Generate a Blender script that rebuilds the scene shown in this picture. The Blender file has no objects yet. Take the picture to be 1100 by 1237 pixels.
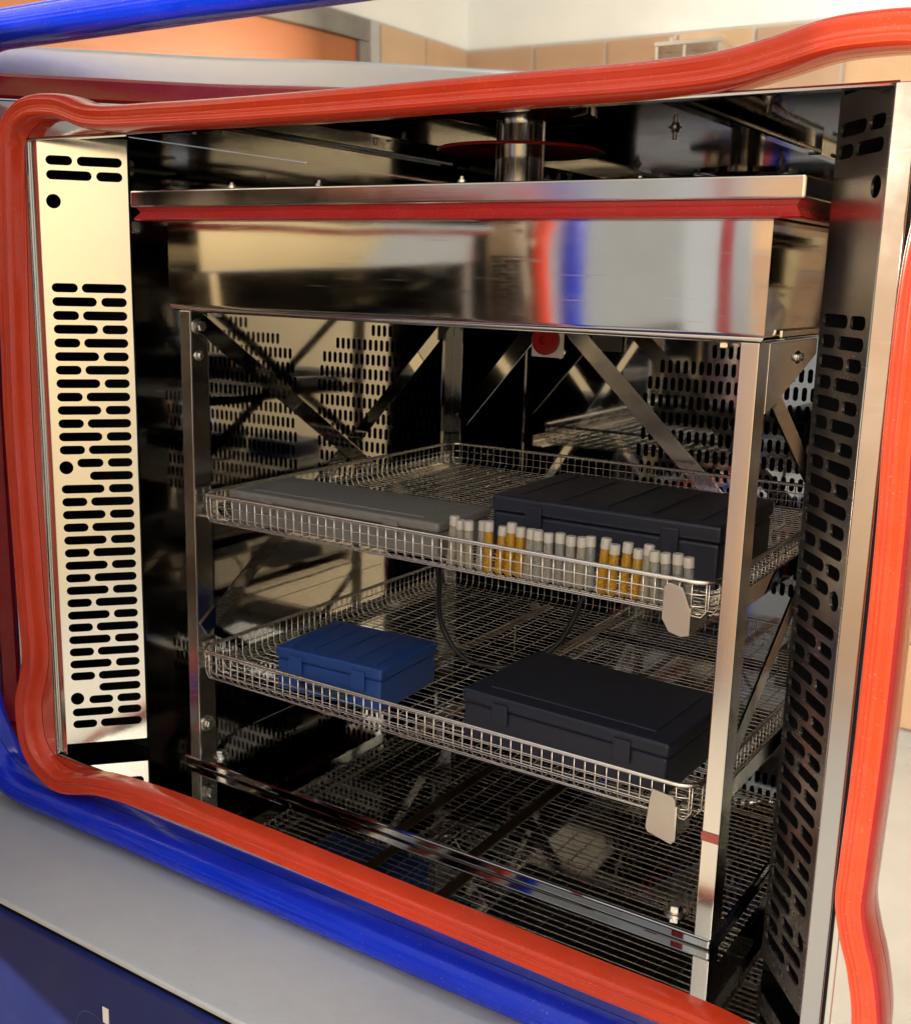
import bpy, bmesh, math, random
from mathutils import Vector, Matrix
R = math.radians
random.seed(7)
S = bpy.context.scene
COL = S.collection

# ------------------------------------------------------------------ camera
CAM = Vector((0.540, -0.768, 0.505))
YAW, PITCH, ROLL = R(32.896), R(12.137), R(1.506)
cd = bpy.data.cameras.new('camera'); cam = bpy.data.objects.new('camera', cd); COL.objects.link(cam)
fw = Vector((-math.sin(YAW) * math.cos(PITCH), math.cos(YAW) * math.cos(PITCH), -math.sin(PITCH)))
rt = Vector((math.cos(YAW), math.sin(YAW), 0)); upv = rt.cross(fw)
r2 = rt * math.cos(ROLL) + upv * math.sin(ROLL); u2 = -rt * math.sin(ROLL) + upv * math.cos(ROLL)
mw = Matrix((r2, u2, -fw)).transposed().to_4x4(); mw.translation = CAM
cam.matrix_world = mw
cd.sensor_fit = 'HORIZONTAL'; cd.sensor_width = 36; cd.lens = 1346.25 * 36 / 1100
cd.clip_start = 0.02; cd.clip_end = 60
S.camera = cam
# ------------------------------------------------------------------ world, lamps, exposure
w = bpy.data.worlds.new('World'); S.world = w; w.use_nodes = True
bg = w.node_tree.nodes['Background']; bg.inputs[0].default_value = (0.88, 0.91, 0.95, 1); bg.inputs[1].default_value = 0.80

def lamp(name, loc, target, size, power, color, sy=None):
    l = bpy.data.lights.new(name, 'AREA'); l.energy = power; l.color = color; l.size = size
    if sy: l.shape = 'RECTANGLE'; l.size_y = sy
    o = bpy.data.objects.new(name, l); COL.objects.link(o); o.location = loc
    o.rotation_euler = (Vector(target) - Vector(loc)).to_track_quat('-Z', 'Y').to_euler()
    return o
lamp('low_daylight_lamp', (-1.0, -2.75, 0.93), (0.40, -0.05, 0.25), 0.14, 165, (1.0, 0.86, 0.66))
wl = lamp('wall_fill_lamp', (1.9, -0.6, 2.7), (1.5, -3.15, 0.5), 1.8, 235, (1.0, 0.96, 0.89), 1.4)  # unseen fill lamp added to brighten the wall that the steel mirrors
wl.data.spread = R(115)
S.view_settings.view_transform = 'Standard'; S.view_settings.look = 'None'
S.view_settings.exposure = 0.22; S.view_settings.gamma = 1.0
S.render.engine = 'CYCLES'
S.cycles.use_denoising = True
S.cycles.max_bounces = 14; S.cycles.glossy_bounces = 12; S.cycles.diffuse_bounces = 4
S.cycles.transmission_bounces = 8; S.cycles.transparent_max_bounces = 8
S.cycles.caustics_reflective = True; S.cycles.blur_glossy = 0.05
S.cycles.sample_clamp_indirect = 6.0

# ------------------------------------------------------------------ materials
def base_mat(name):
    m = bpy.data.materials.new(name); m.use_nodes = True
    nt = m.node_tree; return m, nt, nt.nodes['Principled BSDF']
def nd(nt, t, **kw):
    n = nt.nodes.new(t)
    for k, v in kw.items():
        if k in n.inputs: n.inputs[k].default_value = v
        else: setattr(n, k, v)
    return n
def coords(nt, scale=(1, 1, 1)):
    tc = nd(nt, 'ShaderNodeTexCoord'); mp = nd(nt, 'ShaderNodeMapping'); mp.inputs['Scale'].default_value = scale
    nt.links.new(tc.outputs['Object'], mp.inputs[0]); return mp.outputs[0]
def metal(name, color=(0.72, 0.70, 0.66), rough=0.1, wave=0.0, wave_scale=6.0, brush=None, brush_amt=0.0002, smudge=0.08, scratch=0.035):
    m, nt, b = base_mat(name); L = nt.links.new
    b.inputs['Metallic'].default_value = 1.0
    n1 = nd(nt, 'ShaderNodeTexNoise', Scale=9.0, Detail=6.0, Roughness=0.65); L(coords(nt), n1.inputs['Vector'])
    mr = nd(nt, 'ShaderNodeMapRange'); mr.inputs[1].default_value = 0.35; mr.inputs[2].default_value = 0.75
    mr.inputs[3].default_value = rough; mr.inputs[4].default_value = rough + smudge
    L(n1.outputs[0], mr.inputs[0])
    n2 = nd(nt, 'ShaderNodeTexNoise', Scale=170.0, Detail=3.0); L(coords(nt), n2.inputs['Vector'])
    mx = nd(nt, 'ShaderNodeMix', data_type='RGBA'); mx.inputs[6].default_value = (*[c * 0.86 for c in color], 1); mx.inputs[7].default_value = (*color, 1)
    L(n1.outputs[0], mx.inputs[0]); L(mx.outputs[2], b.inputs['Base Color'])
    rad = nd(nt, 'ShaderNodeMath', operation='MULTIPLY_ADD'); rad.inputs[1].default_value = rough * 0.25; L(n2.outputs[0], rad.inputs[0]); L(mr.outputs[0], rad.inputs[2])
    L(rad.outputs[0], b.inputs['Roughness'])
    rs = rad.outputs[0]
    for ang, thr in ((0.5, 0.72), (-0.35, 0.73), (1.25, 0.73)):
        tc = nd(nt, 'ShaderNodeTexCoord'); mp = nd(nt, 'ShaderNodeMapping'); mp.inputs['Rotation'].default_value = (ang * 0.4, ang, 0); mp.inputs['Scale'].default_value = (14, 14, 620)
        L(tc.outputs['Object'], mp.inputs[0]); ns = nd(nt, 'ShaderNodeTexNoise', Scale=1.0, Detail=1.0); L(mp.outputs[0], ns.inputs['Vector'])
        m2 = nd(nt, 'ShaderNodeMapRange'); m2.inputs[1].default_value = thr; m2.inputs[2].default_value = thr + 0.05; m2.inputs[4].default_value = scratch; L(ns.outputs[0], m2.inputs[0])
        ad = nd(nt, 'ShaderNodeMath', operation='ADD'); L(rs, ad.inputs[0]); L(m2.outputs[0], ad.inputs[1]); rs = ad.outputs[0]
    L(rs, b.inputs['Roughness'])
    last = None
    if wave:
        nw = nd(nt, 'ShaderNodeTexNoise', Scale=wave_scale, Detail=1.0); L(coords(nt), nw.inputs['Vector'])
        bw = nd(nt, 'ShaderNodeBump', Strength=1.0, Distance=wave); L(nw.outputs[0], bw.inputs['Height']); last = bw
    if brush:
        nb = nd(nt, 'ShaderNodeTexNoise', Scale=1.0, Detail=4.0); L(coords(nt, brush), nb.inputs['Vector'])
        bb = nd(nt, 'ShaderNodeBump', Strength=1.0, Distance=brush_amt); L(nb.outputs[0], bb.inputs['Height'])
        if last: L(last.outputs[0], bb.inputs['Normal'])
        last = bb
    if last: L(last.outputs[0], b.inputs['Normal'])
    return m
def plain(name, color, rough=0.5, var=0.15, scale=30.0, bump=0.0, spec=0.5, coat=0.0, vecscale=(1, 1, 1), var2=None):
    m, nt, b = base_mat(name); L = nt.links.new
    n = nd(nt, 'ShaderNodeTexNoise', Scale=scale, Detail=5.0, Roughness=0.6); L(coords(nt, vecscale), n.inputs['Vector'])
    mx = nd(nt, 'ShaderNodeMix', data_type='RGBA')
    c2 = var2 or tuple(c * (1 - 2 * var) for c in color)
    mx.inputs[6].default_value = (*c2, 1); mx.inputs[7].default_value = (*[min(1, c * (1 + var)) for c in color], 1)
    L(n.outputs[0], mx.inputs[0]); L(mx.outputs[2], b.inputs['Base Color'])
    mr = nd(nt, 'ShaderNodeMapRange'); mr.inputs[3].default_value = max(0.02, rough - 0.08); mr.inputs[4].default_value = rough + 0.1
    L(n.outputs[0], mr.inputs[0]); L(mr.outputs[0], b.inputs['Roughness'])
    b.inputs['Specular IOR Level'].default_value = spec
    if coat: b.inputs['Coat Weight'].default_value = coat; b.inputs['Coat Roughness'].default_value = 0.15
    if bump:
        bp = nd(nt, 'ShaderNodeBump', Strength=1.0, Distance=bump); L(n.outputs[0], bp.inputs['Height']); L(bp.outputs[0], b.inputs['Normal'])
    return m
M = {}
M['frame'] = metal('mirror_frame_steel', (0.80, 0.78, 0.74), 0.012, wave=0.0020, wave_scale=2.6, smudge=0.025, scratch=0.0)
M['mirror'] = metal('mirror_liner_steel', (0.52, 0.51, 0.49), 0.02, wave=0.0008, wave_scale=4.0, smudge=0.05)
M['ceil'] = metal('shaded_steel', (0.22, 0.22, 0.23), 0.05, wave=0.0008, wave_scale=4.0, smudge=0.08)  # liner steel with its dark reflections put into the base colour
M['jamb'] = metal('satin_jamb_steel', (0.50, 0.51, 0.53), 0.10, brush=(900, 900, 12), brush_amt=0.000006, smudge=0.10)
M['tray'] = metal('mirror_tray_steel', (0.48, 0.475, 0.465), 0.008, wave=0.0003, wave_scale=4.0, smudge=0.03)
M['skirt'] = metal('satin_skirt_steel', (0.82, 0.79, 0.72), 0.035, wave=0.0013, wave_scale=5.0, brush=(20, 20, 900), brush_amt=0.000003, smudge=0.05, scratch=0.10)
M['brushed'] = metal('brushed_steel', (0.78, 0.74, 0.67), 0.10, brush=(900, 900, 20), brush_amt=0.00001, smudge=0.10)
M['vent'] = metal('brushed_vent_steel', (0.86, 0.83, 0.75), 0.12, brush=(700, 700, 14), brush_amt=0.000012, smudge=0.06)
M['ventr'] = metal('polished_vent_steel', (0.74, 0.71, 0.66), 0.20, smudge=0.08)
M['wire'] = metal('bright_wire_steel', (0.82, 0.79, 0.72), 0.18, smudge=0.1)
M['bolt'] = metal('bolt_steel', (0.75, 0.72, 0.66), 0.22, smudge=0.15)
M['lid'] = metal('lid_steel', (0.80, 0.78, 0.73), 0.07, wave=0.0010, wave_scale=7.0, brush=(20, 20, 900), brush_amt=0.00001, smudge=0.10)
def dusty(m, amount=0.25, scale=420.0, lo=0.66, hi=0.74, col=(0.55, 0.53, 0.50)):
    nt = m.node_tree; b = nt.nodes['Principled BSDF']; L = nt.links.new
    src = b.inputs['Base Color'].links[0].from_socket
    n = nd(nt, 'ShaderNodeTexNoise', Scale=scale, Detail=2.0); L(coords(nt), n.inputs['Vector'])
    n2 = nd(nt, 'ShaderNodeTexNoise', Scale=11.0, Detail=4.0, Roughness=0.7); L(coords(nt), n2.inputs['Vector'])
    r = nd(nt, 'ShaderNodeMapRange'); r.inputs[1].default_value = lo; r.inputs[2].default_value = hi; r.inputs[4].default_value = amount * 2; L(n.outputs[0], r.inputs[0])
    r2 = nd(nt, 'ShaderNodeMapRange'); r2.inputs[1].default_value = 0.50; r2.inputs[2].default_value = 0.80; r2.inputs[4].default_value = amount * 0.55; L(n2.outputs[0], r2.inputs[0])
    ad = nd(nt, 'ShaderNodeMath', operation='ADD', use_clamp=True); L(r.outputs[0], ad.inputs[0]); L(r2.outputs[0], ad.inputs[1])
    mx = nd(nt, 'ShaderNodeMix', data_type='RGBA'); mx.inputs[7].default_value = (*col, 1); L(ad.outputs[0], mx.inputs[0]); L(src, mx.inputs[6]); L(mx.outputs[2], b.inputs['Base Color'])
    return m
def rubber(name, c, c2):
    m = plain(name, c, 0.16, 0.10, 26.0, 0.0001, 0.5, 0.0, var2=c2)
    return dusty(m, 0.06)
M['red'] = rubber('red_silicone', (0.60, 0.050, 0.016), (0.47, 0.036, 0.012))
M['darkred'] = rubber('dark_red_silicone', (0.42, 0.022, 0.022), (0.30, 0.016, 0.016))
M['blue'] = rubber('blue_silicone', (0.002, 0.030, 0.60), (0.0015, 0.018, 0.42))
M['navy'] = plain('navy_paint', (0.005, 0.013, 0.10), 0.50, 0.15, 14.0, 0.0001, 0.2, 0.0)
M['grey'] = plain('grey_paint', (0.44, 0.455, 0.465), 0.42, 0.06, 40.0, 0.0001)
dusty(M['navy'], 0.03, 500.0); dusty(M['grey'], 0.22, 300.0, col=(0.25, 0.245, 0.235))
M['black'] = plain('black_sealant_and_duct_shade', (0.006, 0.006, 0.007), 0.8, 0.2, 80.0, spec=0.05)  # own black of the seams; on the duct boxes it paints shade
M['cable'] = plain('black_cable_rubber', (0.012, 0.012, 0.014), 0.45, 0.2, 80.0)
M['bluebox'] = plain('blue_plastic', (0.007, 0.045, 0.20), 0.4, 0.12, 60.0)
M['navybox'] = plain('dark_plastic', (0.010, 0.014, 0.030), 0.38, 0.2, 60.0)
M['greybox'] = plain('cast_grey_metal', (0.17, 0.165, 0.155), 0.5, 0.12, 60.0)
M['tanrefl'] = metal('tan_reflection_steel', (0.40, 0.27, 0.17), 0.3, smudge=0.2)  # tan reflection on the support strips put into the base colour
M['galv'] = metal('dull_galvanised_steel', (0.60, 0.57, 0.51), 0.22, smudge=0.25)
M['white'] = plain('white_sticker', (0.75, 0.75, 0.72), 0.5, 0.1, 300.0)
M['tape'] = plain('red_tape', (0.40, 0.10, 0.08), 0.5, 0.1, 200.0)
M['cap'] = plain('vial_cap', (0.42, 0.40, 0.36), 0.45, 0.08, 100.0)
M['plaster'] = plain('plaster', (0.76, 0.74, 0.66), 0.85, 0.07, 3.0, 0.004)
M['grout'] = plain('grout', (0.42, 0.40, 0.36), 0.85, 0.1, 30.0)
M['tiles'] = [plain('tan_tile_%d' % i, tuple(1.15 * q for q in c), 0.42, 0.12, 7.0, 0.0006) for i, c in enumerate([(0.44, 0.275, 0.15), (0.39, 0.24, 0.135), (0.46, 0.30, 0.17), (0.35, 0.225, 0.14)])]
M['wood'] = plain('orange_wood', (0.36, 0.105, 0.025), 0.45, 0.15, 3.0, 0.0004, vecscale=(1, 1, 9))
M['stone'] = plain('dark_lintel', (0.20, 0.18, 0.15), 0.8, 0.25, 12.0, 0.003)
M['floor'] = plain('concrete', (0.24, 0.23, 0.21), 0.8, 0.12, 5.0, 0.001)
def glass(name, c, rough=0.12):
    m, nt, b = base_mat(name)
    n = nd(nt, 'ShaderNodeTexNoise', Scale=60.0); nt.links.new(coords(nt), n.inputs['Vector'])
    mx = nd(nt, 'ShaderNodeMix', data_type='RGBA'); mx.inputs[6].default_value = (*[k * 0.8 for k in c], 1); mx.inputs[7].default_value = (*c, 1)
    nt.links.new(n.outputs[0], mx.inputs[0]); nt.links.new(mx.outputs[2], b.inputs['Base Color'])
    b.inputs['Transmission Weight'].default_value = 0.72; b.inputs['Roughness'].default_value = rough; b.inputs['IOR'].default_value = 1.4
    return m
M['vial'] = glass('frosted_clear_plastic', (0.70, 0.69, 0.64))
M['amber'] = glass('amber_plastic', (0.85, 0.50, 0.03))

# ------------------------------------------------------------------ mesh helpers
def link(o, parent=None):
    COL.objects.link(o)
    if parent: o.parent = parent
    return o
def thing(name, label, cat, group=None, loc=(0, 0, 0)):
    o = bpy.data.objects.new(name, None); o.empty_display_size = 0.05; link(o); o.location = loc
    o['label'] = label; o['category'] = cat
    if group: o['group'] = group
    return o
def tag(o, label, cat, group=None):
    o['label'] = label; o['category'] = cat
    if group: o['group'] = group
    return o
def pyobj(name, v, f, mat, parent=None, smooth=False, bevel=0, seg=2):
    me = bpy.data.meshes.new(name); me.from_pydata([tuple(p) for p in v], [], f); me.update()
    bm = bmesh.new(); bm.from_mesh(me); bmesh.ops.recalc_face_normals(bm, faces=bm.faces)
    if bevel: bmesh.ops.bevel(bm, geom=list(bm.edges), offset=bevel, segments=seg, affect='EDGES', profile=0.5, clamp_overlap=True)
    bm.to_mesh(me); bm.free()
    if smooth:
        for p in me.polygons: p.use_smooth = True
    me.materials.append(mat)
    return link(bpy.data.objects.new(name, me), parent)
def sharp(o, ang=40):
    me = o.data
    for p in me.polygons: p.use_smooth = True
    me.set_sharp_from_angle(angle=R(ang))
    return o
BF = [(0, 1, 2, 3), (4, 7, 6, 5), (0, 4, 5, 1), (1, 5, 6, 2), (2, 6, 7, 3), (3, 7, 4, 0)]
def box(name, lo, hi, mat, parent=None, bevel=0.0008, seg=2):
    (x0, y0, z0), (x1, y1, z1) = lo, hi
    v = [(x0, y0, z0), (x1, y0, z0), (x1, y1, z0), (x0, y1, z0), (x0, y0, z1), (x1, y0, z1), (x1, y1, z1), (x0, y1, z1)]
    o = pyobj(name, v, BF, mat, parent, bevel=bevel, seg=seg)
    return o
def prism(name, pts, axis, a, b, mat, parent=None, bevel=0.0005):
    """extrude a 2-D outline along axis ('x','y','z') from a to b"""
    def P(p, t): return {'x': (t, p[0], p[1]), 'y': (p[0], t, p[1]), 'z': (p[0], p[1], t)}[axis]
    n = len(pts); v = [P(p, a) for p in pts] + [P(p, b) for p in pts]
    f = [tuple(range(n)), tuple(range(2 * n - 1, n - 1, -1))] + [(i, (i + 1) % n, n + (i + 1) % n, n + i) for i in range(n)]
    return pyobj(name, v, f, mat, parent, bevel=bevel)
def bar(name, p, q, width, thick, side, mat, parent=None, bevel=0.0006):
    """flat bar from p to q; 'side' is the direction of its thickness"""
    p, q = Vector(p), Vector(q); d = (q - p).normalized(); t = Vector(side).normalized(); wv = d.cross(t).normalized()
    v = []
    for e in (p, q):
        for a, b in ((-1, -1), (1, -1), (1, 1), (-1, 1)): v.append(e + wv * (a * width / 2) + t * (b * thick / 2))
    f = [(0, 1, 2, 3), (7, 6, 5, 4)] + [(i, (i + 1) % 4, 4 + (i + 1) % 4, 4 + i) for i in range(4)]
    return pyobj(name, v, f, mat, parent, bevel=bevel)
def tubes(paths, r, n=6):
    V, F = [], []
    for pts, closed in paths:
        pts = [Vector(p) for p in pts]; k = len(pts); b0 = len(V); prev = None
        for i, p in enumerate(pts):
            if closed: d = pts[(i + 1) % k] - pts[i - 1]
            else: d = pts[min(i + 1, k - 1)] - pts[max(i - 1, 0)]
            d.normalize()
            ref = prev if prev is not None else (Vector((0, 0, 1)) if abs(d.z) < 0.9 else Vector((1, 0, 0)))
            a = (ref - d * ref.dot(d)).normalized(); prev = a; b = d.cross(a)
            for j in range(n):
                t = 2 * math.pi * j / n; V.append(p + a * (r * math.cos(t)) + b * (r * math.sin(t)))
        m = k if closed else k - 1
        for i in range(m):
            i2 = (i + 1) % k
            for j in range(n):
                F.append((b0 + i * n + j, b0 + i * n + (j + 1) % n, b0 + i2 * n + (j + 1) % n, b0 + i2 * n + j))
        if not closed:
            F.append(tuple(b0 + j for j in range(n))[::-1]); F.append(tuple(b0 + (k - 1) * n + j for j in range(n)))
    return V, F
def tube(name, pts, r, mat, parent=None, closed=False, n=8):
    V, F = tubes([(pts, closed)], r, n); return pyobj(name, V, F, mat, parent, smooth=True)
def lathe(name, prof, mat, parent=None, n=24, loc=(0, 0, 0), ang=40):
    V, F = [], []
    k = len(prof)
    for i in range(n):
        t = 2 * math.pi * i / n
        for r, z in prof: V.append((r * math.cos(t), r * math.sin(t), z))
    for i in range(n):
        j = (i + 1) % n
        for a in range(k - 1): F.append((i * k + a, j * k + a, j * k + a + 1, i * k + a + 1))
    F.append(tuple(i * k for i in range(n))[::-1]); F.append(tuple(i * k + k - 1 for i in range(n)))
    o = sharp(pyobj(name, V, F, mat, parent), ang); o.location = loc; return o
def catmull(pts, closed=True, sub=6):
    P = [Vector(p) for p in pts]; n = len(P); out = []
    for i in range(n if closed else n - 1):
        p0, p1, p2, p3 = (P[(i - 1) % n], P[i], P[(i + 1) % n], P[(i + 2) % n]) if closed else (P[max(i - 1, 0)], P[i], P[i + 1], P[min(i + 2, n - 1)])
        d1 = max((p2 - p1).length, 1e-6) ** .5; d0 = max((p1 - p0).length, 1e-6) ** .5; d2 = max((p3 - p2).length, 1e-6) ** .5
        t0, t1, t2, t3 = 0, d0, d0 + d1, d0 + d1 + d2
        for s in range(sub):
            t = t1 + (t2 - t1) * s / sub
            if t0 == t1 or t2 == t3: out.append(p1.lerp(p2, s / sub)); continue
            A1 = p0 * ((t1 - t) / (t1 - t0)) + p1 * ((t - t0) / (t1 - t0)); A2 = p1 * ((t2 - t) / (t2 - t1)) + p2 * ((t - t1) / (t2 - t1)); A3 = p2 * ((t3 - t) / (t3 - t2)) + p3 * ((t - t2) / (t3 - t2))
            B1 = A1 * ((t2 - t) / (t2 - t0)) + A2 * ((t - t0) / (t2 - t0)); B2 = A2 * ((t3 - t) / (t3 - t1)) + A3 * ((t - t1) / (t3 - t1))
            out.append(B1 * ((t2 - t) / (t2 - t1)) + B2 * ((t - t1) / (t2 - t1)))
    if not closed: out.append(P[-1])
    return out
def sweep_xz(name, path, prof, y, mat, parent):
    """sweep a profile (across, outwards) along a clockwise closed path of (x, z) on the plane Y = y"""
    k = len(prof); n = len(path); V = []; F = []
    for i in range(n):
        d = (path[(i + 1) % n] - path[i - 1]).normalized(); out = Vector((-d.y, d.x))
        for s, h in prof: V.append((path[i].x + out.x * s, y - h, path[i].y + out.y * s))
    for i in range(n):
        j = (i + 1) % n
        for a in range(k - 1): F.append((i * k + a, j * k + a, j * k + a + 1, i * k + a + 1))
        F.append((i * k + k - 1, j * k + k - 1, j * k, i * k))
    return sharp(pyobj(name, V, F, mat, parent), 30)
def sheet(name, outer, holes, thick, mat, parent, M4, res=5):
    """flat plate with round-ended holes cut through it: outline and holes in 2-D, placed by a 4x4 matrix"""
    cu = bpy.data.curves.new(name, 'CURVE'); cu.dimensions = '2D'; cu.fill_mode = 'BOTH'; cu.extrude = thick / 2
    for pts in [outer] + holes:
        sp = cu.splines.new('POLY'); sp.points.add(len(pts) - 1); sp.use_cyclic_u = True
        for q, p in zip(sp.points, pts): q.co = (p[0], p[1], 0, 1)
    tmp = bpy.data.objects.new('tmp', cu)
    me = tmp.to_mesh().copy(); tmp.to_mesh_clear()
    bpy.data.objects.remove(tmp); bpy.data.curves.remove(cu)
    me.name = name; me.transform(M4); me.materials.clear(); me.materials.append(mat)
    return link(bpy.data.objects.new(name, me), parent)
def slot(cx, cy, l, h, n=7):
    """round-ended slot, l long in the first axis, h high"""
    r = min(l, h) / 2; pts = []
    if l >= h:
        for s, c in ((1, cx + l / 2 - r), (-1, cx - l / 2 + r)):
            for i in range(n):
                t = -math.pi / 2 + math.pi * i / (n - 1); pts.append((c + s * r * math.cos(t), cy + s * r * math.sin(t)))
    else:
        for s, c in ((1, cy + h / 2 - r), (-1, cy - h / 2 + r)):
            for i in range(n):
                t = math.pi * i / (n - 1); pts.append((cx + s * r * math.cos(t), c + s * r * math.sin(t)))
    return pts
def rect(x0, y0, x1, y1): return [(x0, y0), (x1, y0), (x1, y1), (x0, y1)]
def XZ(y): return Matrix(((1, 0, 0, 0), (0, 0, -1, y), (0, 1, 0, 0), (0, 0, 0, 1)))
_bolt = {}
def bolt(parent, loc, axis, s=1.0, name='bolt', stud=0.0):
    """hex head on a washer, looking along 'axis'"""
    key = (round(s, 3), stud)
    if key not in _bolt:
        V, F = [], []
        def ring(r, z, n, ph=0):
            b = len(V)
            for i in range(n): V.append((r * math.cos(2 * math.pi * i / n + ph), r * math.sin(2 * math.pi * i / n + ph), z))
            return b
        def stack(rs, n):
            bs = [ring(r * s, z * s, n) for r, z in rs]
            for a, b in zip(bs, bs[1:]):
                for i in range(n): F.append((a + i, a + (i + 1) % n, b + (i + 1) % n, b + i))
            F.append(tuple(bs[-1] + i for i in range(n)))
        stack([(.0085, -.001), (.0085, .0012), (.008, .0015)], 20)
        stack([(.0066, .0010), (.0066, .0027), (.0055, .0028)], 16)
        stack([(.0057, .0020), (.0057, .0060), (.0050, .0066)], 6)
        if stud: stack([(.003, .004), (.003, .0066 + stud), (.0022, .0073 + stud)], 10)
        me = bpy.data.meshes.new('bolt'); me.from_pydata(V, [], F); me.update()
        for p in me.polygons: p.use_smooth = True
        me.set_sharp_from_angle(angle=R(35)); me.materials.append(M['bolt']); _bolt[key] = me
    o = link(bpy.data.objects.new(name, _bolt[key]), parent); o.location = loc
    o.rotation_mode = 'QUATERNION'; o.rotation_quaternion = Vector(axis).to_track_quat('Z', 'Y') @ Matrix.Rotation(random.random() * 2, 3, 'Z').to_quaternion()
    return o

# ================================================================== the chamber
FY = -0.065                       # plane of the front frame
XL, XR, YB, ZF, ZC = -0.62, 0.45, 0.585, -0.0092, 0.662
OX0, OX1, OZ0, OZ1 = -0.412, 0.380, ZF, 0.618   # door opening
ch = thing('test_chamber', 'stainless steel test chamber with red and blue door seals around its open front', 'test chamber')
box('inner_floor', (XL - .01, FY + .002, ZF - .01), (XR + .01, YB + .01, ZF), M['tray'], ch, 0)
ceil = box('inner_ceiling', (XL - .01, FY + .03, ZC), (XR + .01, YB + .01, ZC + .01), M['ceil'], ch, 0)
box('side_wall', (XL - .01, FY + .003, ZF + .0005), (XL, YB, ZC - .0005), M['mirror'], ch, 0)
box('side_wall', (XR, FY + .003, ZF + .0005), (XR + .01, YB, ZC - .0005), M['mirror'], ch, 0)
# back wall: two fields of upright slots, rounded off to the left
holes = []
def field(x0, x1, starts):
    for r in range(14):
        z = 0.4165 - 0.0222 * r
        xs = starts[min(r, len(starts) - 1)]
        x = x0 + xs + (0.00525 if r % 2 else 0)
        lim = x0 + xs + 0.034 if r == 0 else x1
        while x < lim: holes.append(slot(x, z, 0.0062, 0.0172, 5)); x += 0.0105
field(-0.05, 0.20, [0.0945, 0.021, 0.0105, 0.0, 0.0])
field(-0.595, -0.30, [0.105, 0.0315, 0.0105, 0.0, 0.0])
sheet('back_wall', rect(XL, ZF, XR, ZC), holes, 0.002, M['mirror'], ch, XZ(YB))
box('rear_light_block', (XL - .01, YB + .06, ZF), (XR + .01, YB + .07, ZC), M['black'], ch, 0)  # unseen black box added behind the slots to keep them dark
for lo, hi in (((XL - .01, YB + .0105, ZF), (XL - .004, YB + .0595, ZC)), ((XR + .004, YB + .0105, ZF), (XR + .01, YB + .0595, ZC)), ((XL - .003, YB + .0105, ZC - .006), (XR + .003, YB + .0595, ZC)), ((XL - .003, YB + .0105, ZF), (XR + .003, YB + .0595, ZF + .006))): box('rear_light_block', lo, hi, M['black'], ch, 0)  # more boxes added to shut out light leaking in behind
# lintel and jamb returns behind the frame sheet
box('lintel', (OX0 - .05, FY + .004, OZ1 + .002), (OX1 + .05, FY + .032, ZC + .01), M['mirror'], ch, 0.001)
# front frame sheet with the opening
frame = sheet('front_frame', rect(-0.74, -0.0795, 0.95, 0.98), [rect(OX0, OZ0, OX1, OZ1)], 0.0016, M['frame'], ch, XZ(FY))
e = 0.0014
tube('opening_edge', [(OX0, FY, OZ0 - .0005), (OX1, FY, OZ0 - .0005), (OX1, FY, OZ1), (OX0, FY, OZ1)], 0.0019, M['brushed'], frame, True, 10)
# right jamb: polished return strip, seam, narrow strip; left jamb the same, narrower
box('jamb_strip', (OX1 - .001, FY - .0032, ZF + .002), (OX1 + .0118, FY - .0010, OZ1 + .0), M['jamb'], ch, 0.0006)
box('seam', (OX1 + .0122, FY - .0016, ZF + .002), (OX1 + .0142, FY - .0008, OZ1 + .01), M['black'], ch, 0)
box('jamb_trim', (OX1 + .0146, FY - .0030, ZF - .004), (OX1 + .0185, FY - .0010, OZ1 + .01), M['lid'], ch, 0.0006)
box('jamb_strip', (OX1 - .0015, FY + .001, ZF + .0012), (OX1 + .0005, FY + .022, OZ1), M['frame'], ch, 0.0004)
box('jamb_strip', (OX0 - .0005, FY + .001, ZF + .0012), (OX0 + .0015, FY + .012, OZ1), M['brushed'], ch, 0.0004)
box('jamb_strip', (OX0 + .0018, FY + .0030, ZF + .0012), (-.4005, FY + .0045, OZ1 - .0005), M['brushed'], ch, 0.0003)
# the two angled perforated air panels beside the opening
def vent(A, B, z0, z1, mat, ztop, row0, rows, mirror):
    A, B = Vector((*A, 0)), Vector((*B, 0)); u = (B - A); Lw = u.length; u.normalize(); nrm = Vector((u.y, -u.x, 0))
    if nrm.y > 0: nrm = -nrm
    m4 = Matrix(((u.x, 0, nrm.x, A.x), (u.y, 0, nrm.y, A.y), (0, 1, 0, 0), (0, 0, 0, 1)))
    k = Lw / 0.0807
    H = []
    def s(a, b, z): H.append(slot((a + b) / 2 * k, z, (b - a) * k, 0.0088))
    s(.007, .031, .600); s(.035, .076, .600); s(.007, .048, .5865); s(.052, .076, .5865)
    H.append(slot(.0125 * k, .562, .0135, .0135, 12))
    for r in range(rows):
        z = row0 - 0.01338 * r
        if r == 13: H.append(slot(.0125 * k, z - .0045, .0135, .0135, 12)); s(.023, .048, z); s(.052, .076, z)
        elif r == 14: s(.0345, .076, z)
        elif r == 31: s(.0345, .076, z)
        elif r == 32: H.append(slot(.0125 * k, z + .002, .0135, .0135, 12)); s(.024, .048, z); s(.052, .076, z)
        elif r % 2 == 0: s(.007, .031, z); s(.0345, .076, z)
        else: s(.007, .048, z); s(.052, .076, z)
    o = sheet('vent_panel', rect(0, z0, Lw, z1), H, 0.0018, mat, ch, m4)
    # folded edges and the closed duct behind
    for P, d in ((A, .006), (B, .012)):
        q = P - nrm * .0005
        tube('panel_fold', [q + Vector((0, 0, z0)), q + Vector((0, 0, z1))], 0.0011, mat, o)
    return o
LA, LB = (-0.4010, -0.0610), (-0.3465, 0.0)
RA, RB = (0.3765, -0.0560), (0.3310, 0.0)
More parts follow.
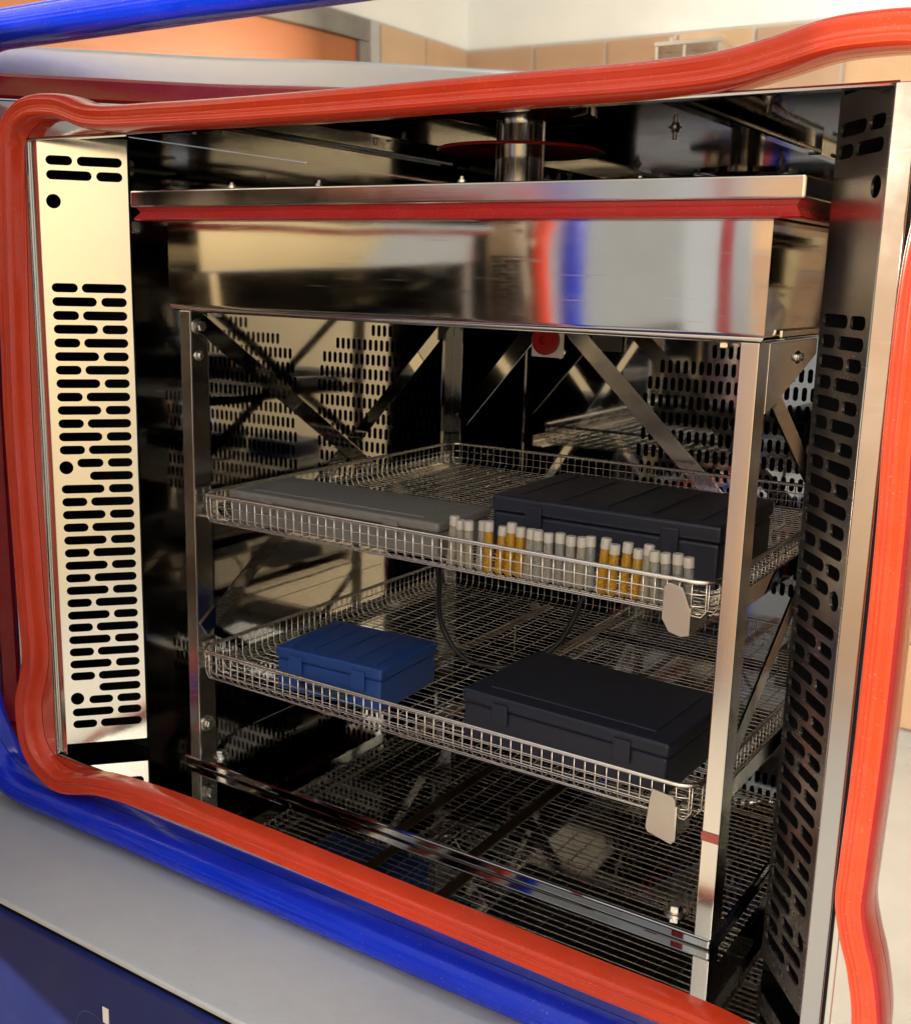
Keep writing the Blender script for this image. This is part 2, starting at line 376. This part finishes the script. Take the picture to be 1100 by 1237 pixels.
vent(LA, LB, 0.004, OZ1 + .004, M['vent'], 0.6, 0.4805, 35, False)
vent(RA, RB, 0.004, OZ1 + .004, M['ventr'], 0.6, 0.4805, 35, True)
box('duct_back', (XL + .0005, 0.0006, ZF + .001), (LB[0] - .001, 0.004, ZC - .001), M['black'], ch, 0)  # plate coloured black to put the duct inside in shade
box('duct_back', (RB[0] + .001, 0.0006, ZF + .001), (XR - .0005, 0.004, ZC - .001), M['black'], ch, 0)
box('duct_light_block', (XR - .006, FY + .004, ZF + .002), (XR - .001, -.001, ZC - .002), M['black'], ch, 0)  # unseen black sheets added so the vent slots stay dark
box('duct_light_block', (XL + .001, FY + .004, ZF + .002), (XL + .006, -.001, ZC - .002), M['black'], ch, 0)
box('duct_light_block', (OX1 + .003, FY + .0015, ZF + .002), (XR - .007, FY + .0030, ZC - .002), M['black'], ch, 0)
box('duct_light_block', (XL + .007, FY + .0015, ZF + .002), (OX0 - .003, FY + .0030, ZC - .002), M['black'], ch, 0)
# red inner seal (bulging ears at the corners) and blue outer seal
red_path = [(-.4285, .1025), (-.431, .166), (-.4335, .27), (-.4345, .355), (-.4285, .516), (-.4245, .59), (-.420, .6215), (-.394, .6415), (-.347, .643), (-.303, .6318), (-.21, .6283),
            (-.03, .6272), (.116, .628), (.238, .6285), (.281, .631), (.3115, .6366), (.34, .6432), (.363, .645), (.395, .643), (.42, .630), (.426, .605), (.416, .57), (.407, .53), (.405, .43),
            (.407, .36), (.408, .22), (.4065, .14), (.4065, .112), (.4115, .09), (.418, .069), (.4245, .03), (.421, -.003), (.40, -.022), (.365, -.0225), (.3205, -.0165), (.215, -.0155), (.0605, -.0135),
            (-.127, -.0110), (-.2366, -.0110), (-.325, -.0165), (-.398, -.0310), (-.4375, -.0069), (-.445, .043), (-.434, .078)]
rp = catmull([Vector(p) for p in red_path], True, 8)
def seal_profile(w, p, n, ridge, lobes, flange=0.0, skew=0.0):
    """domed rubber section with fine extrusion ridges; inner side first"""
    out = [(-w / 2, 0)]
    for i in range(n + 1):
        a = math.pi * i / n; c = -math.cos(a); h = max(0.0, math.sin(a)) ** 0.50
        sft = skew * (1 - abs(c))
        out.append((w / 2 * c + sft * w, p * h * (1 - 0.10 * math.cos(2 * math.pi * lobes * i / n)) + (ridge if i % 2 else -ridge) * (0.25 < i / n < 0.93)))
    if flange: out += [(w / 2 + .0006, p * .26), (w / 2 + flange * .6, p * .24), (w / 2 + flange, p * .10)]
    out.append((w / 2 + flange, 0))
    return out
RPROF = seal_profile(.0228, .0200, 26, .00022, 2, 0, -0.06)
sweep_xz('red_seal', rp, RPROF, FY - .0012, M['red'], ch)
def rrect(x0, z0, x1, z1, r, n=10):
    out = []
    for cx, cz, a0 in ((x0 + r, z1 - r, 180), (x1 - r, z1 - r, 90), (x1 - r, z0 + r, 0), (x0 + r, z0 + r, -90)):
        for i in range(n + 1):
            t = R(a0 - 90 * i / n); out.append(Vector((cx + r * math.cos(t), cz + r * math.sin(t))))
    return out
bpth = rrect(-.548, -.0600, .520, .7165, .10)
bp2 = []
for i, p in enumerate(bpth):
    q = bpth[(i + 1) % len(bpth)]; n = max(1, int((q - p).length / .02))
    bp2 += [p.lerp(q, k / n) for k in range(n)]
BPROF = seal_profile(.0290, .0235, 30, .00022, 1, .0050, 0.03)
sweep_xz('blue_seal', bp2, BPROF, FY - .0012, M['blue'], ch)
# grey ledge and blue lower front
box('ledge', (-0.74, -0.203, -0.0865), (0.95, FY + .01, -0.080), M['grey'], ch, 0.0028, 3)
box('ledge_trim', (-0.74, -0.2015, -0.0920), (0.95, -0.185, -0.0867), M['black'], ch, 0)
low = box('lower_front', (-0.74, -0.206, -0.60), (0.95, -0.10, -0.0895), M['navy'], ch, 0.004, 3)
box('sticker', (-0.1775, -0.2066, -0.1470), (-0.1700, -0.2060, -0.1315), M['white'], low, 0)
sheet('round_mark', slot(0, 0, .042, .042, 24), [slot(0, 0, .0405, .0405, 24)], 0.0004, plain('scuffed_paint', (0.035, 0.05, 0.17), 0.5), low, Matrix.Translation((-0.193, -0.2063, -0.165)) @ Matrix.Rotation(R(90), 4, 'X'))
# ceiling fittings
for x, y in ((-.40, .185), (-.43, .17), (-.30, .335), (-.262, .31), (-.06, .14), (.035, .135), (.05, .40), (-.15, .42), (.20, .25)):
    bolt(ceil, (x, y, ZC + .0005), (0, 0, -1), 0.85, 'ceiling_bolt', 0.008)
for x in (-.36, -.34, .16): tube('guide_rod', [(x, -.03, ZC - .012), (x, .56, ZC - .012)], .0022, M['bolt'], ceil)
box('ceiling_rail', (-.25, .05, ZC - .012), (-.235, .57, ZC + .001), M['mirror'], ceil, .0008)
box('ceiling_rail', (.135, .05, ZC - .012), (.15, .57, ZC + .001), M['mirror'], ceil, .0008)
lathe('shaft_collar', [(.075, ZC + .0005), (.075, ZC - .004), (.04, ZC - .010), (.030, ZC - .010)], M['mirror'], ceil, 40, (-.052, .25, 0))
# the open door, hinged at the left, standing out to the front
hinge = Vector((-0.575, FY - .012, 0)); da = R(-42)
dm = Matrix.Translation(hinge) @ Matrix.Rotation(da, 4, 'Z')
door = box('door', (0, -.075, -.075), (.86, 0, .722), metal('dull_door_steel', (0.70, 0.70, 0.69), 0.26, smudge=0.1), ch, .004, 3); door.matrix_local = dm
M['plug'] = metal('satin_door_steel', (0.82, 0.80, 0.77), 0.03, wave=0.001, wave_scale=4.0, smudge=0.05, scratch=0.0)
plug = box('door_plug', (.055, .0005, -.02), (.81, .014, .668), M['plug'], door, .003, 3)
dpth = [Vector(p) for p in rect(.047, -.029, .818, .677)][::-1]
V, F = [], []
for (a0, b0, a1, b1) in ((.032, -.045, .833, -.019), (.032, .668, .833, .694), (.032, -.019, .055, .668), (.81, -.019, .833, .668)):
    k = len(V); V += [(a0, .0002, b0), (a1, .0002, b0), (a1, .0002, b1), (a0, .0002, b1), (a0 + .004, .008, b0 + .004), (a1 - .004, .008, b0 + .004), (a1 - .004, .008, b1 - .004), (a0 + .004, .008, b1 - .004)]
    F += [tuple(k + i for i in f) for f in BF]
pyobj('door_seal', V, F, M['darkred'], door)

# ================================================================== the lift cage
cg = thing('lift_cage', 'steel lift cage with red sealed lid plate, corner posts and flat base tray', 'cage')
HX, D = 0.29, 0.50
tray = box('base_tray', (-HX, 0, -0.0090), (HX, D, 0), M['tray'], cg, .0019, 3)
lid = box('lid_plate', (-.319, -.022, .5575), (.319, .522, .573), M['lid'], cg, .0018, 3)
def ring_profile(name, x0, y0, x1, y1, prof, mat, parent):
    """profile (inset, z) carried round a rectangle"""
    V, F = [], []; k = len(prof)
    for cx, cy, sx, sy in ((x0, y0, 1, 1), (x1, y0, -1, 1), (x1, y1, -1, -1), (x0, y1, 1, -1)):
        for i, z in prof: V.append((cx + sx * i, cy + sy * i, z))
    for c in range(4):
        d = (c + 1) % 4
        for a in range(k): F.append((c * k + a, d * k + a, d * k + (a + 1) % k, c * k + (a + 1) % k))
    return sharp(pyobj(name, V, F, mat, parent), 25)
ring_profile('lid_seal', -.319, -.022, .319, .522, [(.004, .5573), (.0065, .5535), (.0060, .5520), (.0030, .5485), (.0022, .5466), (.0045, .5455), (.020, .5462), (.030, .5573)], M['darkred'], lid)
sk = ring_profile('skirt', -.293, 0, .293, D, [(0, .5460), (0, .4690), (.0004, .4665), (.0014, .4643), (.0030, .4628), (.0050, .4621), (.0070, .4620), (.0095, .4620), (.0110, .4624), (.0110, .5460)], M['skirt'], cg)
box('skirt_top', (-.2818, .0112, .538), (.2818, D - .0112, .5458), M['mirror'], sk, 0)
tube('skirt_edge', [(-.2825, .0105, .4622), (.2825, .0105, .4622), (.2825, D - .0105, .4622), (-.2825, D - .0105, .4622)], .0014, M['brushed'], sk, True, 8)
for s in (-1, 1):   # trim rails along the skirt sides
    box('side_trim', (s * .294 if s > 0 else -.2965, .03, .4655), (.2965 if s > 0 else -.294, D - .03, .4705), M['brushed'], sk, .0006)
def post(x0, x1, y0, y1, sx, sy, mat='brushed'):
    """L-angle: outer corner at the (sx, sy) side"""
    t = .002
    xo, xi = (x0, x1) if sx < 0 else (x1, x0); yo, yi = (y0, y1) if sy < 0 else (y1, y0)
    dx = t if sx < 0 else -t; dy = t if sy < 0 else -t
    pts = [(xo, yo), (xi, yo), (xi, yo + dy), (xo + dx, yo + dy), (xo + dx, yi), (xo, yi)]
    return prism('corner_post', pts, 'z', -.0002, .4622, M[mat], cg, .0005)
pfl = post(-.2805, -.2665, .001, .036, -1, -1); pfr = post(.2765, .2900, .001, .024, 1, -1)
pbl = post(-.2900, -.2745, D - .03, D - .001, -1, 1, 'ceil'); pbr = post(.2745, .2900, D - .03, D - .001, 1, 1, 'ceil')  # rear posts use the ceiling steel with shade in its colour
for z in (.447, .418, .030): bolt(pfl, (-.2783, .023, z), (1, 0, 0), 0.95 if z > .43 or z < .1 else .6)
for z in (.432, .050, .024): bolt(pfr, (.2882, .0135, z), (-1, 0, 0), .75)
box('tape_band', (.2763, -.0004, .082), (.2902, .0008, .089), M['tape'], pfr, 0)
bolt(tray, (-.256, .020, .0003), (0, 0, 1), .9); bolt(tray, (.252, .022, .0003), (0, 0, 1), 1.05)
bolt(tray, (-.256, .47, .0003), (0, 0, 1), .9); bolt(tray, (.252, .47, .0003), (0, 0, 1), .9)
bolt(sk, (.258, .020, .4625), (0, 0, -1), .9); bolt(sk, (-.254, .024, .4625), (0, 0, -1), .9)
for x, s in ((-.2745, -1), (.2815, 1)):
    bar('brace', (x, .020, .452), (x, .480, .150), .0185, .002, (1, 0, 0), M['mirror'], cg)
    bar('brace', (x + s * .003, .480, .452), (x + s * .003, .020, .135), .0185, .002, (1, 0, 0), M['mirror'], cg)
bar('brace', (-.125, D - .004, .452), (.14, D - .004, .205), .022, .002, (0, 1, 0), M['brushed'], cg)
bar('brace', (-.150, D - .008, .452), (-.27, D - .008, .31), .022, .002, (0, 1, 0), M['brushed'], cg)
box('mount_plate', (-.168, D - .004, .402), (-.122, D - .0015, .4615), M['white'], cg, .003)
bmr = lathe('rubber_buffer', [(.019, 0), (.019, .006), (.015, .010), (.006, .010), (.005, .004)], M['darkred'], cg, 28)
bmr.rotation_euler = (R(90), 0, 0); bmr.location = (-.146, D - .004, .424)
prism('gusset', [(.030, .4610), (.150, .4610), (.150, .4480), (.035, .410), (.030, .410)], 'x', .2870, .2885, M['lid'], cg, .0004)
bolt(cg, (.2886, .100, .448), (1, 0, 0), .6)
for s in (-1, 1):
    for z in (.0905, .2550):
        x = s * .272
        prism('basket_rail', [(x, z - .003), (x - s * .016, z - .003), (x - s * .016, z - .0045), (x + s * .0015, z - .0045), (x + s * .0015, z + .012), (x, z + .012)], 'y', .037, D - .031, M['mirror'], cg, .0003)
lathe('lift_shaft', [(.0245, .572), (.0245, ZC + .001)], M['brushed'], cg, 40, (-.052, .25, 0))
lathe('seal_ring', [(.030, .6245), (.083, .6245), (.0845, .626), (.083, .6275), (.030, .6275)], M['darkred'], cg, 56, (-.052, .25, 0))
lathe('shaft_flange', [(.052, .5725), (.052, .578), (.034, .579), (.034, .584), (.025, .584)], M['mirror'], cg, 40, (-.052, .25, 0))
for i, (x, y) in enumerate(((-.20, -.008), (.045, -.006), (-.10, -.006), (.18, .03))): bolt(lid, (x, y, .5728), (0, 0, 1), .55, 'bolt', .004)

# ================================================================== wire baskets
def basket(label, x0, x1, y0, y1, zb, zt, hook):
    b = thing('wire_basket', label, 'basket', 'wire baskets in the lift cage')
    r = .018
    def loop(z, ins=0):
        return [(p.x, p.y, z) for p in rrect(x0 + ins, y0 + ins, x1 - ins, y1 - ins, r, 6)]
    tube('rim', loop(zt), .0021, M['wire'], b, True, 8)
    P = [(loop(zt - (zt - zb) * k), True) for k in (.36, .70)] + [(loop(zb + .001, .003), True)]
    px = .0098; n = int((x1 - x0 - .012) / px)
    for i in range(n + 1):
        x = x0 + .006 + (x1 - x0 - .012) * i / n + random.uniform(-.0005, .0005)
        q = max(0, r - min(x - x0, x1 - x)); ins = r - math.sqrt(max(0, r * r - q * q))
        if i % 2:
            P.append(([(x, y0 + ins, zt), (x, y0 + ins + .0004, zb + .006), (x, y0 + ins + .005, zb), (x, y0 + ins + .012, zb)], False))
            P.append(([(x, y1 - ins - .012, zb), (x, y1 - ins - .005, zb), (x, y1 - ins, zb + .006), (x, y1 - ins, zt)], False))
        else: P.append(([(x, y0 + ins, zt), (x, y0 + ins + .0004, zb + .006), (x, y0 + ins + .005, zb), (x, (y0 + y1) / 2, zb - random.uniform(0, .0012)), (x, y1 - ins - .005, zb), (x, y1 - ins, zb + .006), (x, y1 - ins, zt)], False))
    m = int((y1 - y0 - .012) / px)
    for i in range(m + 1):
        y = y0 + .006 + (y1 - y0 - .012) * i / m + random.uniform(-.0006, .0006)
        q = max(0, r - min(y - y0, y1 - y)); ins = r - math.sqrt(max(0, r * r - q * q))
        z = zb - .0013
        P.append(([(x0 + ins, y, zt), (x0 + ins, y, zb + .006), (x0 + ins + .005, y, z), ((x0 + x1) / 2 + random.uniform(-.1, .1), y + random.uniform(-.0008, .0008), z - random.uniform(0, .0012)), (x1 - ins - .005, y, z), (x1 - ins, y, zb + .006), (x1 - ins, y, zt)], False))
    V, F = tubes(P, .00062, 5)
    o = pyobj('wire_mesh', V, F, M['wire'], b, smooth=True); o['kind'] = 'stuff'
    hook(b)
    return b
def hook_low(b):
    pts = [(.2335, .1065), (.2350, .1135), (.2520, .1115), (.2545, .1080), (.2560, .0750), (.2530, .0715), (.2330, .0765), (.2310, .0800)]
    h = prism('hook_plate', pts, 'y', -.0025, -.0008, M['galv'], b, .0004)
    box('hook_tongue', (.2545, -.0022, .0745), (.2562, .030, .104), M['brushed'], h, .0004)
def hook_up(b):
    pts = [(.2335, .2780), (.2370, .2815), (.2480, .2790), (.2555, .2620), (.2555, .2430), (.2490, .2410), (.2390, .2435), (.2330, .2530)]
    h = prism('hook_plate', pts, 'y', -.0025, -.0008, M['galv'], b, .0004)
    box('hook_tongue', (.2540, -.0022, .2440), (.2556, .030, .264), M['brushed'], h, .0004)
lowb = basket('lower wire mesh basket holding the blue box and the dark box', -.2700, .2680, .004, .462, .0905, .1195, hook_low)
uppb = basket('upper wire mesh basket holding the row of small vials', -.2635, .2690, .004, .462, .2565, .2835, hook_up)
for x in (-.105, -.012):
    box('support_strip', (x - .0065, .010, .0868), (x + .0065, .458, .0882), M['tanrefl'], lowb, .0003)

# ================================================================== things in the baskets
vb = lathe('vial_body', [(.0028, 0), (.0040, .0012), (.0040, .034), (.0034, .0352)], M['vial'], None, 12).data
vc = lathe('vial_cap', [(.0036, .0345), (.0043, .0350), (.0043, .0425), (.0038, .0432)], M['cap'], None, 12).data
for o in [o for o in COL.objects if o.name in ('vial_body', 'vial_cap')]: bpy.data.objects.remove(o)
def tint(me, mat):
    c = me.copy(); c.materials.clear(); c.materials.append(mat); return c
clear = [vb] + [tint(vb, glass('clear_plastic_%d' % k, c, r)) for k, (c, r) in enumerate([((0.58, 0.57, 0.53), 0.05), ((0.66, 0.62, 0.52), 0.2), ((0.50, 0.51, 0.50), 0.08)])]
va = tint(vb, M['amber'])
x = .030
while x < .256:
    amber = (.068 < x < .098) or (.172 < x < .203)
    v = thing('sample_vial', 'amber vial in the front row of the upper basket' if amber else 'clear frosted vial in the front row of the upper basket', 'vial', 'amber vials in the upper basket' if amber else 'clear vials in the upper basket',
              (x, .0155 + random.uniform(-.002, .002), .2578))
    v.rotation_euler = (random.uniform(-.07, .05), random.uniform(-.06, .06), 0); v.scale = (1, 1, random.uniform(.93, 1.05))
    link(bpy.data.objects.new('body', va if amber else random.choice(clear)), v); link(bpy.data.objects.new('cap', vc), v)
    x += random.uniform(.0090, .0099)
def cased(name, label, cat, lo, hi, mat, lidmat, rot=0, ribs=5, handle=True):
    c = ((lo[0] + hi[0]) / 2, (lo[1] + hi[1]) / 2, lo[2]); hx, hy, h = (hi[0] - lo[0]) / 2, (hi[1] - lo[1]) / 2, hi[2] - lo[2]
    t = thing(name, label, cat, loc=c); t.rotation_euler = (0, 0, rot)
    box('body', (-hx, -hy, 0), (hx, hy, h * .72), mat, t, .003, 3)
    box('cover', (-hx - .0015, -hy - .0015, h * .73), (hx + .0015, hy + .0015, h), lidmat, t, .003, 3)
    for sx in (-1, 1): box('clip', (sx * hx * .6 - .008, -hy - .0035, h * .45), (sx * hx * .6 + .008, -hy - .0012, h * .88), lidmat, t, .0008)
    if handle: tube('handle', [(-.028, -hy - .001, h * .30), (-.028, -hy - .009, h * .30), (.028, -hy - .009, h * .30), (.028, -hy - .001, h * .30)], .0018, M['cable'], t)
    if not ribs:
        box('top_panel', (-hx * .82, -hy * .75, h - .0006), (hx * .82, hy * .75, h + .0010), lidmat, t, .0008, 1)
        for sx in (-1, 1): box('hinge', (sx * hx * .55 - .012, hy + .0005, h * .62), (sx * hx * .55 + .012, hy + .004, h * .86), M['galv'], t, .0006, 1)
    for k in range(ribs): box('rib', (-hx * .8 + k * hx * .4 - .0015, -hy * .85, h - .0006), (-hx * .8 + k * hx * .4 + .0015, hy * .85, h + .0012), lidmat, t, .0005, 1)
    return t
cased('sample_box', 'blue plastic sample box lying in the lower basket', 'box', (-.185, .030, .0915), (-.060, .130, .136), M['bluebox'], M['bluebox'], R(3))
cased('sample_box', 'dark navy plastic box lying in the lower basket beside the blue one', 'box', (.035, .035, .0915), (.235, .165, .138), M['navybox'], M['navybox'], R(-2), 0, False)
cased('sample_box', 'low grey metal box lying in the upper basket beside the vials', 'box', (-.235, .020, .2575), (.010, .110, .290), M['greybox'], M['greybox'], R(1), 0, False)
cased('sample_box', 'dark plastic box lying in the upper basket behind the vials', 'box', (.035, .075, .2575), (.245, .215, .312), M['navybox'], M['navybox'], R(1))
cp = catmull([Vector(p) for p in [(-.06, .13, .262), (-.075, .16, .235), (-.098, .19, .18), (-.10, .20, .13), (-.07, .20, .098), (-.02, .215, .095), (.02, .24, .12), (.045, .26, .19), (.06, .28, .262)]], False, 8)
tag(tube('cable', cp, .0028, M['cable'], None, False, 8), 'black cable hanging in a loop below the upper basket', 'cable')

# ================================================================== what the polished steel reflects: the corner of the room
WX, WY, TZ, GZ = -1.90, -3.15, 1.315, -1.0
fl = box('floor', (-1.9, -3.15, GZ - .05), (9, 1.2, GZ), M['floor'], None, 0); fl['kind'] = 'structure'
wa = box('wall_back', (WX - .1, WY - .1, GZ), (3.4, WY, 3.0), M['plaster'], None, 0); wa['kind'] = 'structure'
wb = box('wall_left', (WX - .1, WY, GZ), (WX, 1.2, 3.0), M['plaster'], None, 0); wb['kind'] = 'structure'
tw, tg = .27, .012
tmeshes = []
for k in range(4):
    t = box('tile', (0, 0, 0), (tw, .012, tw), M['tiles'][k], None, .002, 1); tmeshes.append(t.data); bpy.data.objects.remove(t)
g1 = box('grout_bed', (WX + .001, WY, GZ), (WX + .01 + 10 * .282, WY + .006, TZ - .003), M['grout'], wa, 0)
g2 = box('grout_bed', (WX, WY + .007, GZ), (WX + .006, -0.45, TZ - .003), M['grout'], wb, 0)
for c in range(10):
    for r in range(8):
        o = link(bpy.data.objects.new('tile', random.choice(tmeshes)), wa); o.location = (WX + .010 + c * (tw + tg), WY + .004, TZ - (r + 1) * (tw + tg) + random.uniform(-.004, .004))
DY0, DY1, DZ = -2.42, -1.35, 1.22
for c in range(9):
    for r in range(8):
        y = WY + .02 + c * (tw + tg)
        if y + tw > DY0 - .06 and y < DY1 + .06 and TZ - (r + 1) * (tw + tg) < DZ: continue
        o = link(bpy.data.objects.new('tile', random.choice(tmeshes)), wb); o.location = (WX + .004, y + tw, TZ - (r + 1) * (tw + tg)); o.rotation_euler = (0, 0, R(-90))
dr = thing('wooden_door', 'orange wooden door in the tiled wall, mirrored in the upper frame', 'door', loc=(WX, 0, GZ))
box('panel', (.008, DY0, .002), (.030, DY1 + .6, DZ - GZ), M['wood'], dr, .003)
box('lintel', (.008, DY0 - .06, DZ - GZ + .002), (.045, DY1 + .66, DZ - GZ + .075), M['stone'], dr, .003)
box('jamb', (.008, DY0 - .06, .002), (.045, DY0 - .002, DZ - GZ), M['stone'], dr, .003)

mb = thing('wall_box', 'small aluminium framed box fixed to the tiled wall, mirrored above the red seal', 'box', loc=(-1.03, WY + .016, 1.19))
box('back_plate', (-.05, 0, -.10), (.19, .006, .055), M['lid'], mb, .001)
for x in (-.05, .055, .182): box('upright', (x, .006, -.10), (x + .012, .12, .055), M['lid'], mb, .001)
box('top_bar', (-.052, .004, .055), (.196, .124, .068), M['lid'], mb, .001)
box('knob', (-.02, .05, .068), (.0, .07, .090), M['lid'], mb, .002)

box('reflector_field', (WX + .012 + 10 * .282, WY, GZ), (3.39, WY + .005, TZ + .25), plain('ochre_reflector', (0.39, 0.305, 0.18), 0.8, 0.06, 4.0, 0.002), wa, 0)  # unseen field added to tint what the left vent panel reflects
